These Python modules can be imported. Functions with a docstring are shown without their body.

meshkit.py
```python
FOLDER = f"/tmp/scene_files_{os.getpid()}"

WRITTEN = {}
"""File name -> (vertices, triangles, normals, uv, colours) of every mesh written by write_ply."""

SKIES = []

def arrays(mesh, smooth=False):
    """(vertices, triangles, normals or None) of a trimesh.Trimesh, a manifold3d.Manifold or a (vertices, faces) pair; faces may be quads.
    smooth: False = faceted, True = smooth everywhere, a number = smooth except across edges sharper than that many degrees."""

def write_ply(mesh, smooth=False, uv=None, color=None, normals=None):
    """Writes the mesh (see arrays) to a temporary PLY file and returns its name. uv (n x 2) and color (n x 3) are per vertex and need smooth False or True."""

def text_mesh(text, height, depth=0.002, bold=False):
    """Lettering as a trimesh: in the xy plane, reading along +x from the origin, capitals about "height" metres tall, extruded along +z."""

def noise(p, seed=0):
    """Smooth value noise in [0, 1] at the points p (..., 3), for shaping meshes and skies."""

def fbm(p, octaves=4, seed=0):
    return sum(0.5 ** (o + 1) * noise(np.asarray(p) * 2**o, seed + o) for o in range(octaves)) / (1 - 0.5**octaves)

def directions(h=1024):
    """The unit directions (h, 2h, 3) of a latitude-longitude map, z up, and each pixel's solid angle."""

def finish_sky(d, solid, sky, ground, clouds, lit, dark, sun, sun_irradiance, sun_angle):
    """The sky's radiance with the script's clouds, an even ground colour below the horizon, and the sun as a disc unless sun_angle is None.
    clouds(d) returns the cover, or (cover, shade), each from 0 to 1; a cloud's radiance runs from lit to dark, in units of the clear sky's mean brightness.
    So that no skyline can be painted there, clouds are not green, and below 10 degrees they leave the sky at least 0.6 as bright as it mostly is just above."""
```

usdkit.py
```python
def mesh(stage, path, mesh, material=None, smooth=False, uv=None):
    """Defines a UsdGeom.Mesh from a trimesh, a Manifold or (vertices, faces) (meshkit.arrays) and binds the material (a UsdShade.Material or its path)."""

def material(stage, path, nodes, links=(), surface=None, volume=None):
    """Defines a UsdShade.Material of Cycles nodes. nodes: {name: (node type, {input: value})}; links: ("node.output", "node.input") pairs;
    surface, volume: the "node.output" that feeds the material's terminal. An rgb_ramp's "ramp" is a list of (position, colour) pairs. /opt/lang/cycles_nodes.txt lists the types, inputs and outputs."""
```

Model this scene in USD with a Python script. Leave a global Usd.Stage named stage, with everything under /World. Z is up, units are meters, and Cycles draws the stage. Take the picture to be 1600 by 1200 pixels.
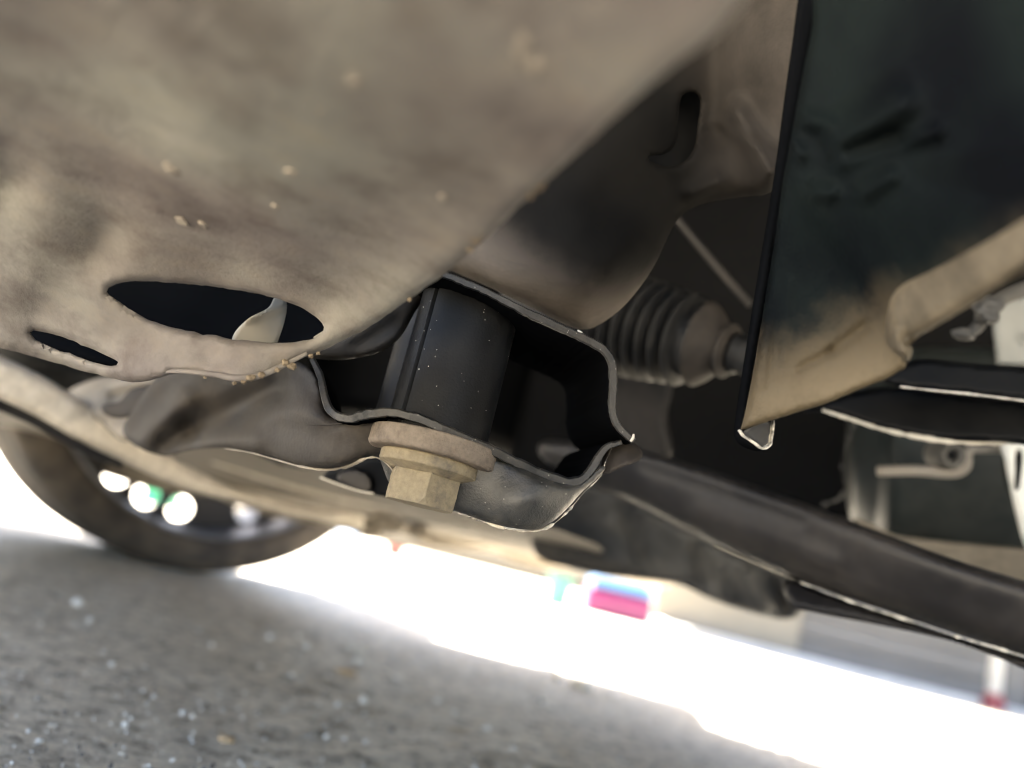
import math, numpy as np, trimesh, usdkit, meshkit, shapely
from shapely.geometry import Polygon, LineString, Point
from scipy.interpolate import RBFInterpolator
from scipy.spatial import Delaunay, cKDTree
import manifold3d
from pxr import Usd, UsdGeom, UsdLux, UsdShade, Gf, Sdf

rng = np.random.default_rng(7)
stage = Usd.Stage.CreateInMemory()
UsdGeom.SetStageUpAxis(stage, 'Z')
UsdGeom.Xform.Define(stage, '/World')
UsdGeom.Scope.Define(stage, '/World/Looks')

# ------------------------------------------------------------------ camera: a phone held low under the car, rolled
F, EYE, ROLL = 1230.0, 0.11, math.radians(13.8)
PITCH = math.atan(290.0 / F)
fw = np.array([0, math.cos(PITCH), math.sin(PITCH)])
_r, _u = np.array([1.0, 0, 0]), np.array([0, -math.sin(PITCH), math.cos(PITCH)])
R = math.cos(ROLL) * _r + math.sin(ROLL) * _u
U = -math.sin(ROLL) * _r + math.cos(ROLL) * _u
C = np.array([0, 0, EYE])
cam = UsdGeom.Camera.Define(stage, '/World/camera')
cam.AddTransformOp().Set(Gf.Matrix4d(*R, 0, *U, 0, *(-fw), 0, *C, 1))
cam.CreateFocalLengthAttr(7.0)
cam.CreateHorizontalApertureAttr(7.0 * 1600 / F)
cam.CreateFStopAttr(1.55)
cam.CreateFocusDistanceAttr(0.222)
cam.CreateClippingRangeAttr(Gf.Vec2f(0.008, 5000))
EXPOSURE = 4.2
cam.CreateExposureAttr(EXPOSURE)

# car axes on the ground: A runs along the car, N across it to the far side
N = np.array([0.58, 0.815, 0]); N /= np.linalg.norm(N)
A = np.array([N[1], -N[0], 0])
SUN_EL = math.radians(62)
_h = N * math.sin(math.radians(12)) - A * math.cos(math.radians(12))
SUN = np.array([*(_h[:2] * math.cos(SUN_EL)), math.sin(SUN_EL)])


def mat(name, nodes, links, surface='p.BSDF', volume=None):
    return usdkit.material(stage, '/World/Looks/' + name, nodes, links, surface=surface, volume=volume)


skym = mat('sky', {'s': ('sky_texture', dict(sky_type='single_scattering', sun_disc=False, sun_elevation=SUN_EL, sun_rotation=math.atan2(SUN[0], SUN[1]), aerosol_density=5.0, ozone_density=0.8)),
                   'b': ('background_shader', dict(strength=0.05))}, [('s.color', 'b.color')], surface='b.background')
dome = UsdLux.DomeLight.Define(stage, '/World/sky')
UsdShade.MaterialBindingAPI.Apply(dome.GetPrim()).Bind(skym)
dome.GetPrim().SetCustomDataByKey('kind', 'structure')
sun = UsdLux.DistantLight.Define(stage, '/World/sun')
sun.CreateNormalizeAttr(True); sun.CreateIntensityAttr(1.25); sun.CreateAngleAttr(0.5); sun.CreateColorAttr(Gf.Vec3f(1, 0.95, 0.87))
_z = SUN; _x = np.cross([0, 0, 1.0], _z); _x /= np.linalg.norm(_x); _y = np.cross(_z, _x)
sun.AddTransformOp().Set(Gf.Matrix4d(*_x, 0, *_y, 0, *_z, 0, 0, 0, 5, 1))


# ------------------------------------------------------------------ helpers
def ray(px, py):
    px, py = np.asarray(px, float), np.asarray(py, float)
    return fw + R * ((px - 800) / F)[..., None] - U * ((py - 600) / F)[..., None]


def at(px, py, d):
    return C + ray(px, py) * np.asarray(d, float)[..., None]


def on_level(px, py, z=0.0):
    r = ray(px, py)
    return C + r * ((z - EYE) / r[..., 2])[..., None]


def level_depth(z):
    return lambda x, y: (z - EYE) / ray(x, y)[..., 2]


def px(n, d):
    return n * d / F


names = {}


def numbered(path):
    k = names.get(path, -1) + 1
    names[path] = k
    return path if k == 0 else f'{path}_{k:03d}'


def tag(p, label=None, cat=None, group=None, kind=None):
    p = p.GetPrim() if hasattr(p, 'GetPrim') else p
    for k, v in (('label', label), ('category', cat), ('group', group), ('kind', kind)):
        if v:
            p.SetCustomDataByKey(k, v)
    return p


def obj(name, mesh, m, parent=None, label=None, cat=None, group=None, kind=None, smooth=40):
    base = str(parent.GetPath()) if parent is not None else '/World'
    p = usdkit.mesh(stage, numbered(base + '/' + name), mesh, m, smooth=smooth).GetPrim()
    return tag(p, label, cat, group, kind)


def thing(name, label, cat, loc=(0, 0, 0), group=None):
    x = UsdGeom.Xform.Define(stage, numbered('/World/' + name))
    x.AddTranslateOp().Set(Gf.Vec3d(*map(float, loc)))
    return tag(x, label, cat, group)


def spline(pts, closed=True, n=10):
    """Catmull-Rom through the points; a point given twice is a corner."""
    p = np.asarray(pts, float)
    m = len(p)
    out = []
    for i in range(m if closed else m - 1):
        a, b = p[i], p[(i + 1) % m]
        if np.allclose(a, b):
            continue
        z = p[(i - 1) % m] if closed or i else a
        c = p[(i + 2) % m] if closed or i + 2 < m else b
        L = np.linalg.norm(b - a)
        ta = (b - z) / max(np.linalg.norm(b - z), 1e-9) * L if not np.allclose(z, a) else (b - a)
        tb = (c - a) / max(np.linalg.norm(c - a), 1e-9) * L if not np.allclose(c, b) else (b - a)
        t = np.linspace(0, 1, n, endpoint=False)[:, None]
        out.append((2 * t**3 - 3 * t**2 + 1) * a + (t**3 - 2 * t**2 + t) * ta + (-2 * t**3 + 3 * t**2) * b + (t**3 - t**2) * tb)
    if not closed:
        out.append(p[-1:])
    return np.vstack(out)


def seg_dist(x, y, s):
    x0, y0, x1, y1 = s
    vx, vy = x1 - x0, y1 - y0
    t = np.clip(((x - x0) * vx + (y - y0) * vy) / max(vx * vx + vy * vy, 1e-9), 0, 1)
    return np.hypot(x - x0 - t * vx, y - y0 - t * vy)


def inv_depth(ctrl):
    """Depth from points (x, y, depth): a plane of the world stays a plane."""
    c = np.asarray(ctrl, float)
    f = RBFInterpolator(c[:, :2] / 100, 1 / c[:, 2], kernel='thin_plate_spline', degree=1, smoothing=1e-6)
    return lambda x, y: 1 / np.maximum(f(np.stack([np.ravel(x), np.ravel(y)], 1) / 100), 0.05).reshape(np.shape(x))


def resample(ring, step):
    g = LineString(np.vstack([ring, ring[:1]]))
    n = max(8, int(g.length / step))
    return np.array([g.interpolate(k / n, normalized=True).coords[0] for k in range(n)])


def sheet(outline, depth, thick=0.003, r=12, rs=1.0, step=7, holes=(), bumps=(), rough=0.0, back=None, rh=None, edge_noise=0.0):
    """Pressed sheet metal: its outline and depth, edges rolled away over r (rs: how deep), pressed ridges and grooves, a real thickness."""
    if not callable(depth):
        depth = inv_depth(depth)
    rings = [resample(spline(o), step) for o in (outline, *holes)]
    if edge_noise:
        k = 0
        for q in rings:
            k += 1
            nn = meshkit.fbm(np.c_[q / 9.0, np.full(len(q), k)], 3) - 0.5
            c = q.mean(0)
            dd = q - c
            q += dd / np.linalg.norm(dd, axis=1, keepdims=True) * nn[:, None] * edge_noise * (2 if k == 1 else 3.2)
    poly = Polygon(rings[0], [h for h in rings[1:]]).buffer(0)
    if poly.geom_type != 'Polygon':
        poly = max(poly.geoms, key=lambda g: g.area)
    b = np.vstack([resample(np.array(q.coords)[:-1], step) for q in (poly.exterior, *poly.interiors)])
    x0, y0, x1, y1 = poly.bounds
    gx, gy = np.meshgrid(np.arange(x0, x1, step), np.arange(y0, y1, step * 0.87))
    gx[1::2] += step / 2
    g = np.c_[gx.ravel(), gy.ravel()]
    inner = shapely.contains_xy(poly.buffer(-0.55 * step), g[:, 0], g[:, 1])
    g = g[inner]
    v2 = np.vstack([b, g])
    tri = Delaunay(v2).simplices
    cen = v2[tri].mean(1)
    tri = tri[shapely.contains_xy(poly, cen[:, 0], cen[:, 1])]
    # consistent winding
    p, q, s = v2[tri[:, 0]], v2[tri[:, 1]], v2[tri[:, 2]]
    area = (q[:, 0] - p[:, 0]) * (s[:, 1] - p[:, 1]) - (q[:, 1] - p[:, 1]) * (s[:, 0] - p[:, 0])
    tri = tri[np.abs(area) > 1e-6]; area = area[np.abs(area) > 1e-6]
    tri[area > 0] = tri[area > 0][:, ::-1]
    x, y = v2[:, 0], v2[:, 1]
    d = depth(x, y)
    for (sx0, sy0, sx1, sy1, br, amp) in bumps:      # amp > 0 stands proud, towards the viewer's side
        d = d - amp * np.exp(-(seg_dist(x, y, (sx0, sy0, sx1, sy1)) / br) ** 2)
    if rough:
        d = d + rough * (meshkit.fbm(np.c_[x / 60, y / 60, np.zeros_like(x)], 4) - 0.5) * 2
    pts = shapely.points(x, y)
    te = shapely.distance(pts, poly.exterior)
    roll = np.zeros_like(d)
    if r:
        k = np.clip(1 - te / r, 0, 1)
        roll = np.maximum(roll, (1 - np.sqrt(np.clip(1 - k * k, 0, 1))) * px(r, d) * rs)
    hr = r if rh is None else rh
    if hr and len(poly.interiors):
        th = np.min([shapely.distance(pts, q) for q in poly.interiors], 0)
        k = np.clip(1 - th / hr, 0, 1)
        roll = np.maximum(roll, (1 - np.sqrt(np.clip(1 - k * k, 0, 1))) * px(hr, d) * 0.8)
    front = at(x, y, d + roll)
    if back is None:
        rear = at(x, y, d + roll + thick)
    else:
        rear = front + np.asarray(back)
    n = len(front)
    e = np.sort(np.vstack([tri[:, [0, 1]], tri[:, [1, 2]], tri[:, [2, 0]]]), axis=1)
    u, cnt = np.unique(e, axis=0, return_counts=True)
    bd = {tuple(k) for k in u[cnt == 1]}
    de = np.vstack([tri[:, [0, 1]], tri[:, [1, 2]], tri[:, [2, 0]]])
    side = [(a, c) for a, c in de if (min(a, c), max(a, c)) in bd]
    sf = [f for a, c in side for f in ((c, a, a + n), (c, a + n, c + n))]
    return trimesh.Trimesh(np.vstack([front, rear]), np.vstack([tri, tri[:, ::-1] + n, np.array(sf)]), process=False)


def ribbon(pts, d, w, vec, n=16, part='front', t=.0009):
    """Bent strip of sheet metal: the line of its near edge, w wide there, running back along vec."""
    line = spline(pts, closed=False, n=n)
    d = np.asarray(d, float)
    key = np.cumsum(np.r_[0, np.linalg.norm(np.diff(line, axis=0), axis=1)]); key /= key[-1]
    dd = np.interp(key, np.linspace(0, 1, len(np.atleast_1d(d))), np.atleast_1d(d))
    line = line + (meshkit.fbm(np.c_[line / 7.0, np.full(len(line), 2.0)], 3)[:, None] - 0.5) * np.array([1.2, 3.0])
    tg = np.gradient(line, axis=0); tg /= np.linalg.norm(tg, axis=1, keepdims=True)
    nn = np.c_[-tg[:, 1], tg[:, 0]]
    w = (np.interp(key, np.linspace(0, 1, len(np.atleast_1d(w))), np.atleast_1d(w)) * (0.82 + 0.36 * meshkit.fbm(np.c_[line / 11.0, np.full(len(line), 8.0)], 3)))[:, None]
    # a rounded section: bevelled near corners
    secs = []
    cs = ((-.5, 2), (-.5, 1), (-.36, 0), (.36, 0), (.5, 1), (.5, 2)) if part == 'front' else ((-.49, 3), (-.49, 2), (.49, 2), (.49, 3))
    for off, fwd in cs:
        q = line + nn * w * off
        base = at(q[:, 0], q[:, 1], dd)
        secs.append(base + (np.asarray(vec) if fwd == 3 else (np.zeros(3), fw * .0008, fw * t * 2)[fwd]))
    v = np.stack(secs, 1); m, k = v.shape[:2]
    faces = []
    for i in range(m - 1):
        for j in range(k):
            a, b = i * k + j, i * k + (j + 1) % k
            faces += [(a, b, b + k), (a, b + k, a + k)]
    for base, flip in ((0, False), ((m - 1) * k, True)):
        for j in range(1, k - 1):
            f = (base, base + j + 1, base + j)
            faces.append(f[::-1] if flip else f)
    me = trimesh.Trimesh(v.reshape(-1, 3), faces, process=False)
    me.fix_normals()
    return me


def frame(axis):
    a = np.asarray(axis, float); a = a / np.linalg.norm(a)
    h = np.array([0, 0, 1.0]) if abs(a[2]) < 0.9 else np.array([1.0, 0, 0])
    x = np.cross(h, a); x /= np.linalg.norm(x)
    return x, np.cross(a, x), a


def lathe(profile, base, axis, n=64, wob=0.0):
    """Turned shape: (radius, height) pairs along the axis from base."""
    x, y, a = frame(axis)
    p = np.asarray(profile, float)
    ang = np.linspace(0, 2 * math.pi, n, endpoint=False)
    ring = np.cos(ang)[:, None] * x + np.sin(ang)[:, None] * y
    v = np.asarray(base) + p[:, None, 1:2] * a + p[:, None, 0:1] * ring[None]
    m = len(p); faces = []
    i = np.arange(m - 1)[:, None] * n + np.arange(n)[None]
    j = np.arange(m - 1)[:, None] * n + (np.arange(n)[None] + 1) % n
    f = np.concatenate([np.stack([i, j, j + n], -1).reshape(-1, 3), np.stack([i, j + n, i + n], -1).reshape(-1, 3)])
    me = trimesh.Trimesh(v.reshape(-1, 3), f, process=False)
    return me


def tube(pts, radius, n=14):
    p = np.asarray(pts, float)
    radius = np.broadcast_to(np.asarray(radius, float), len(p)) if np.ndim(radius) else np.full(len(p), float(radius))
    t = np.gradient(p, axis=0); t /= np.linalg.norm(t, axis=1, keepdims=True)
    x, _, _ = frame(t[0]); v = []
    ang = np.linspace(0, 2 * math.pi, n, endpoint=False)
    for k in range(len(p)):
        x = x - t[k] * (x @ t[k]); x /= np.linalg.norm(x); y = np.cross(t[k], x)
        v.append(p[k] + radius[k] * (np.cos(ang)[:, None] * x + np.sin(ang)[:, None] * y))
    m = len(p); f = []
    for k in range(m - 1):
        for j in range(n):
            a, b = k * n + j, k * n + (j + 1) % n
            f += [(a, b, b + n), (a, b + n, a + n)]
    vv = np.vstack(v + [p[:1], p[-1:]])
    for j in range(n):
        f += [(m * n, (j + 1) % n, j), (m * n + 1, (m - 1) * n + j, (m - 1) * n + (j + 1) % n)]
    return trimesh.Trimesh(vv, f, process=False)


def pxtube(pts, d, r, n=14, k=8, wob=0.0):
    """Tube through photo points at depths d, r in pixels there."""
    q = spline(pts, closed=False, n=k)
    key = np.linspace(0, 1, len(q))
    dd = np.interp(key, np.linspace(0, 1, len(np.atleast_1d(d))), np.atleast_1d(d))
    rr = np.interp(key, np.linspace(0, 1, len(np.atleast_1d(r))), np.atleast_1d(r))
    if wob:
        rr = rr * np.clip(1 + wob * 4 * (meshkit.fbm(np.c_[q / 14.0, np.full(len(q), 5.0)], 3) - 0.62), 0.12, 1.5)
    return tube(at(q[:, 0], q[:, 1], dd), px(rr, dd), n)


def lump(c, size, seed=0, sub=2, rough=0.45):
    m = trimesh.creation.icosphere(subdivisions=sub)
    v = m.vertices * (1 + rough * (meshkit.noise(m.vertices * 1.6 + seed * 7.3, seed)[:, None] * 2 - 1))
    v = v * np.asarray(size) + np.asarray(c)
    return trimesh.Trimesh(v, m.faces, process=False)


def rbox(lo, hi, r):
    lo, hi = np.asarray(lo, float) + r, np.asarray(hi, float) - r
    s = trimesh.creation.icosphere(subdivisions=1, radius=r)
    pts = [s.vertices + np.array([(lo, hi)[i][0], (lo, hi)[j][1], (lo, hi)[k][2]]) for i in (0, 1) for j in (0, 1) for k in (0, 1)]
    return trimesh.convex.convex_hull(np.vstack(pts))


cat = trimesh.util.concatenate


# ------------------------------------------------------------------ materials
def dusty(name, metal, dust, amount=0.5, scale=60, rough=0.75, bump=0.15, grit=900, spec=0.3, streak=None, contrast=0.18, speck=None):
    """Metal or rubber under a patchy coat of dried dust."""
    nodes = {'g': ('geometry', {}),
             'n': ('noise_texture', dict(scale=scale, detail=6, roughness=0.62)),
             'f': ('noise_texture', dict(scale=grit, detail=4, roughness=0.6)),
             'r': ('rgb_ramp', {'ramp': [(max(0.0, 1 - amount - contrast), metal), (min(1.0, 1 - amount + contrast), dust)]}),
             'v': ('noise_texture', dict(scale=scale * 5, detail=5, roughness=0.7)),
             'vm': ('map_range', dict(from_min=0.25, from_max=0.75, to_min=0.72, to_max=1.2)),
             'm': ('mix_color', dict(blend_type='multiply', fac=1.0)),
             'vc': ('combine_color', {}),
             'rr': ('map_range', dict(from_min=0.3, from_max=0.7, to_min=rough - 0.12, to_max=min(1.0, rough + 0.12))),
             'b': ('bump', dict(strength=bump, distance=0.0015)),
             'p': ('principled_bsdf', dict(specular_ior_level=spec))}
    links = [('g.position', 'n.vector'), ('g.position', 'f.vector'), ('g.position', 'v.vector'), ('n.fac', 'r.fac'), ('v.fac', 'vm.value'),
             ('vm.result', 'vc.r'), ('vm.result', 'vc.g'), ('vm.result', 'vc.b'), ('r.color', 'm.a'), ('vc.color', 'm.b'),
             ('n.fac', 'rr.value'), ('rr.result', 'p.roughness'), ('f.fac', 'b.height'), ('b.normal', 'p.normal')]
    if speck:
        nodes['sv'] = ('voronoi_texture', dict(scale=speck[0], randomness=1.0))
        nodes['sr'] = ('map_range', dict(from_min=speck[1], from_max=speck[1] * 1.6, to_min=1.0, to_max=0.0))
        nodes['sm'] = ('mix_color', dict(b=speck[2]))
        links += [('g.position', 'sv.vector'), ('sv.distance', 'sr.value'), ('sr.result', 'sm.fac'), ('m.result', 'sm.a'), ('sm.result', 'p.base_color')]
    else:
        links.append(('m.result', 'p.base_color'))
    return mat(name, nodes, links)


def edge_toned(name, metal, dirt_light, lines, rough=0.6, spec=0.2, noise=0.012, bump=0.2):
    """Bare metal with mud splash and painted light along given edges: lines = [(point on the edge, direction away from it, height)]."""
    nodes = {'g': ('geometry', {}), 'n': ('noise_texture', dict(scale=75, detail=6, roughness=0.65)), 'c': ('noise_texture', dict(scale=30, detail=4)), 'f': ('noise_texture', dict(scale=900, detail=4)),
             'w': ('math', dict(math_type='multiply_add', value2=noise, value3=-noise / 2)),
             'ra': ('rgb_ramp', {'ramp': [(0.35, metal[0]), (0.65, metal[1])]}), 'rb': ('rgb_ramp', {'ramp': [(0.3, dirt_light[0]), (0.7, dirt_light[1])]}),
             'mx': ('mix_color', {}), 'b': ('bump', dict(strength=bump, distance=0.0012)), 'p': ('principled_bsdf', dict(roughness=rough, specular_ior_level=spec))}
    links = [('g.position', x + '.vector') for x in 'ncf'] + [('n.fac', 'w.value1'), ('c.fac', 'ra.fac'), ('n.fac', 'rb.fac'), ('ra.color', 'mx.a'), ('rb.color', 'mx.b'), ('mx.result', 'p.base_color'), ('f.fac', 'b.height'), ('b.normal', 'p.normal')]
    last = None
    for k, (p0, away, h, strong) in enumerate(lines):
        p0, away = np.asarray(p0, float), np.asarray(away, float) / np.linalg.norm(away)
        nodes[f'd{k}'] = ('vector_math', dict(math_type='dot_product', vector2=away))
        nodes[f'a{k}'] = ('math', dict(math_type='add'))
        nodes[f'm{k}'] = ('map_range', dict(range_type='smoothstep', from_min=float(p0 @ away), from_max=float(p0 @ away) + h, to_min=strong, to_max=0.0))
        links += [('g.position', f'd{k}.vector1'), (f'd{k}.value', f'a{k}.value1'), ('w.value', f'a{k}.value2'), (f'a{k}.value', f'm{k}.value')]
        if last:
            nodes[f'x{k}'] = ('math', dict(math_type='maximum'))
            links += [(last, f'x{k}.value1'), (f'm{k}.result', f'x{k}.value2')]
            last = f'x{k}.value'
        else:
            last = f'm{k}.result'
    links.append((last, 'mx.fac'))
    return mat(name, nodes, links)


def plain(name, col, rough=0.5, metallic=0.0, spec=0.5, vary=0.15, scale=40):
    c = np.asarray(col, float)
    return mat(name, {'g': ('geometry', {}), 'n': ('noise_texture', dict(scale=scale, detail=5)),
                      'r': ('rgb_ramp', {'ramp': [(0.3, c * (1 - vary)), (0.7, np.minimum(c * (1 + vary), 0.9))]}),
                      'p': ('principled_bsdf', dict(roughness=rough, metallic=metallic, specular_ior_level=spec))},
               [('g.position', 'n.vector'), ('n.fac', 'r.fac'), ('r.color', 'p.base_color')])


M = {
    'mud': dusty('dried_mud', (0.1056, 0.07656, 0.05016), (0.2112, 0.1716, 0.1188), 0.5, 120, 0.95, 0.4),
    'splash': dusty('splashed_mud', (0.19, 0.168, 0.142), (0.28, 0.245, 0.20), 0.5, 90, 0.95, 0.2),
    'pale_mud': dusty('pale_dried_mud', (0.1478, 0.1267, 0.09504), (0.2218, 0.1954, 0.1531), 0.6, 90, 0.95, 0.4),
    'brown': dusty('dust_on_arm', (0.01426, 0.01218, 0.01069), (0.04158, 0.03564, 0.0297), 0.5, 70, 0.68, 0.18, 900, 0.2),
    'frame': dusty('dust_on_crossmember', (0.00858, 0.00825, 0.00792), (0.033, 0.02838, 0.02442), 0.42, 28, 0.6, 0.12, 900, 0.25),
    'sleeve': dusty('dull_black_sleeve', (0.002455, 0.00266, 0.002967), (0.009207, 0.009412, 0.009616), 0.36, 90, 0.5, 0.12, 1400, 0.13, speck=(260, 0.045, (0.10, 0.098, 0.09))),
    'cup': dusty('dust_on_cup', (0.01848, 0.01848, 0.01782), (0.0858, 0.0792, 0.066), 0.42, 75, 0.45, 0.2, 1500, 0.5, speck=(420, 0.06, (0.26, 0.245, 0.21))),
    'edge': dusty('bracket_steel', (0.01683, 0.01683, 0.01627), (0.0561, 0.05049, 0.0432), 0.42, 110, 0.5, 0.2, 1500, 0.35, speck=(500, 0.08, (0.2, 0.19, 0.165))),
    'washer': dusty('dust_on_washer', (0.07, 0.056, 0.045), (0.155, 0.127, 0.100), 0.62, 110, 0.85, 0.35, 1500, 0.25, contrast=0.14),
    'hex': dusty('ochre_dust_on_bolt', (0.085, 0.075, 0.062), (0.20, 0.165, 0.108), 0.62, 130, 0.8, 0.35, 1500, 0.3, contrast=0.12),
    'rubber': dusty('dusty_rubber', (0.007775, 0.007775, 0.008165), (0.0311, 0.02954, 0.02721), 0.38, 70, 0.6, 0.1, 900, 0.25),
    'collar': dusty('tan_dusty_rubber', (0.01616, 0.01346, 0.01131), (0.0377, 0.03097, 0.02531), 0.55, 90, 0.75, 0.1),
    'panel': dusty('dark_panel', (0.005, 0.0065, 0.008), (0.018, 0.022, 0.021), 0.36, 22, 0.45, 0.1, 800, 0.18, contrast=0.25),
    'panel_dirt': dusty('dirt_on_panel', (0.066, 0.0528, 0.03432), (0.1452, 0.1175, 0.0792), 0.5, 60, 0.8, 0.35, 1000, 0.3),
    'dark': dusty('black_enamel', (0.002376, 0.002772, 0.003564), (0.007128, 0.007524, 0.008316), 0.4, 50, 0.5, 0.05, 900, 0.1),
    'bar': dusty('dusty_dark_arm', (0.01485, 0.01336, 0.01287), (0.04208, 0.03663, 0.03218), 0.45, 26, 0.5, 0.06, 700, 0.3),
    'bar_dark': dusty('dark_bar', (0.00924, 0.008778, 0.009702), (0.0231, 0.02125, 0.02125), 0.4, 30, 0.5, 0.06, 900, 0.25),
    'tan': dusty('tan_dust_coat', (0.1822, 0.1579, 0.1245), (0.2793, 0.2459, 0.2004), 0.55, 26, 0.8, 0.12, 500),
    'grey': dusty('grey_shield', (0.0396, 0.04026, 0.04224), (0.1122, 0.1056, 0.09372), 0.42, 16, 0.6, 0.1, 500),
    'bright': plain('edge_glint_metal', (0.62, 0.58, 0.53), 0.28, 0.85),
    'white_edge': plain('pale_wear_and_glint', (0.496, 0.464, 0.4), 0.4, 0.2),
    'light_pipe': plain('pale_pipe', (0.231, 0.209, 0.1815), 0.5),
    'white': plain('white_enamel', (0.72, 0.73, 0.71), 0.45, vary=0.05),
    'drum': dusty('grey_green_drum', (0.0195, 0.0247, 0.026), (0.052, 0.05525, 0.0533), 0.42, 12, 0.45, 0.04, 500, 0.12),
    'tyre': dusty('dusty_tyre', (0.021, 0.0192, 0.018), (0.12, 0.099, 0.075), 0.47, 14, 0.85, 0.3, 300, 0.25),
    'rim': dusty('dark_steel_rim', (0.10, 0.105, 0.12), (0.20, 0.20, 0.21), 0.4, 20, 0.5, 0.05),
    'strap': plain('pale_strap', (0.2376, 0.2178, 0.1782), 0.6),
    'hollow': plain('hollow_black', (0.0033, 0.00363, 0.00462), 0.8, spec=0.1),
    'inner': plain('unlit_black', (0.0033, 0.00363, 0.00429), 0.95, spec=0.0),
    'grey_paint': plain('grey_enamel', (0.198, 0.2046, 0.198), 0.5, vary=0.08),
    'worn_glint': dusty('worn_and_glint_edge', (0.10, 0.095, 0.085), (0.62, 0.58, 0.5), 0.55, 330, 0.5, 0.2, contrast=0.1),
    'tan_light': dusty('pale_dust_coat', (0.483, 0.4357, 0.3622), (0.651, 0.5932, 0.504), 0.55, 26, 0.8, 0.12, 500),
    'paint': plain('silver_paint', (0.45, 0.46, 0.47), 0.3, 0.4),
    'pale_grain': plain('pale_sand', (0.62, 0.59, 0.53), 0.8, vary=0.3, scale=300),
    'dark_grain': plain('dark_sand', (0.13, 0.115, 0.10), 0.85, vary=0.5, scale=300),
    'stone': plain('white_stone', (0.76, 0.71, 0.62), 0.7, vary=0.1),
    'tan_stone': plain('tan_stone', (0.52, 0.36, 0.20), 0.8, vary=0.15),
    'pink': plain('pink_plastic', (0.1254, 0.00396, 0.0561), 0.4, vary=0.05),
    'blue': plain('blue_plastic', (0.0198, 0.1056, 0.2376), 0.4, vary=0.05),
    'teal': plain('teal_plastic', (0.04, 0.168, 0.128), 0.4, vary=0.05),
    'green': plain('green_plastic', (0.0105, 0.252, 0.119), 0.4, vary=0.05),
    'red': plain('red_plastic', (0.1674, 0.027, 0.0297), 0.4, vary=0.05),
    'wall': plain('beige_render', (0.1914, 0.1683, 0.1254), 0.9, vary=0.1, scale=3),
    'shutter': plain('grey_shutter', (0.101, 0.09495, 0.08583), 0.6, vary=0.06, scale=3),
    'dark_grey': plain('dark_grey_door', (0.03927, 0.03696, 0.03557), 0.6, vary=0.06, scale=3),
    'post': plain('cream_post', (0.3713, 0.351, 0.3038), 0.7, vary=0.06),
    'kerb': plain('pale_kerb', (0.45, 0.44, 0.41), 0.9, vary=0.1, scale=6),
}
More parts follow.
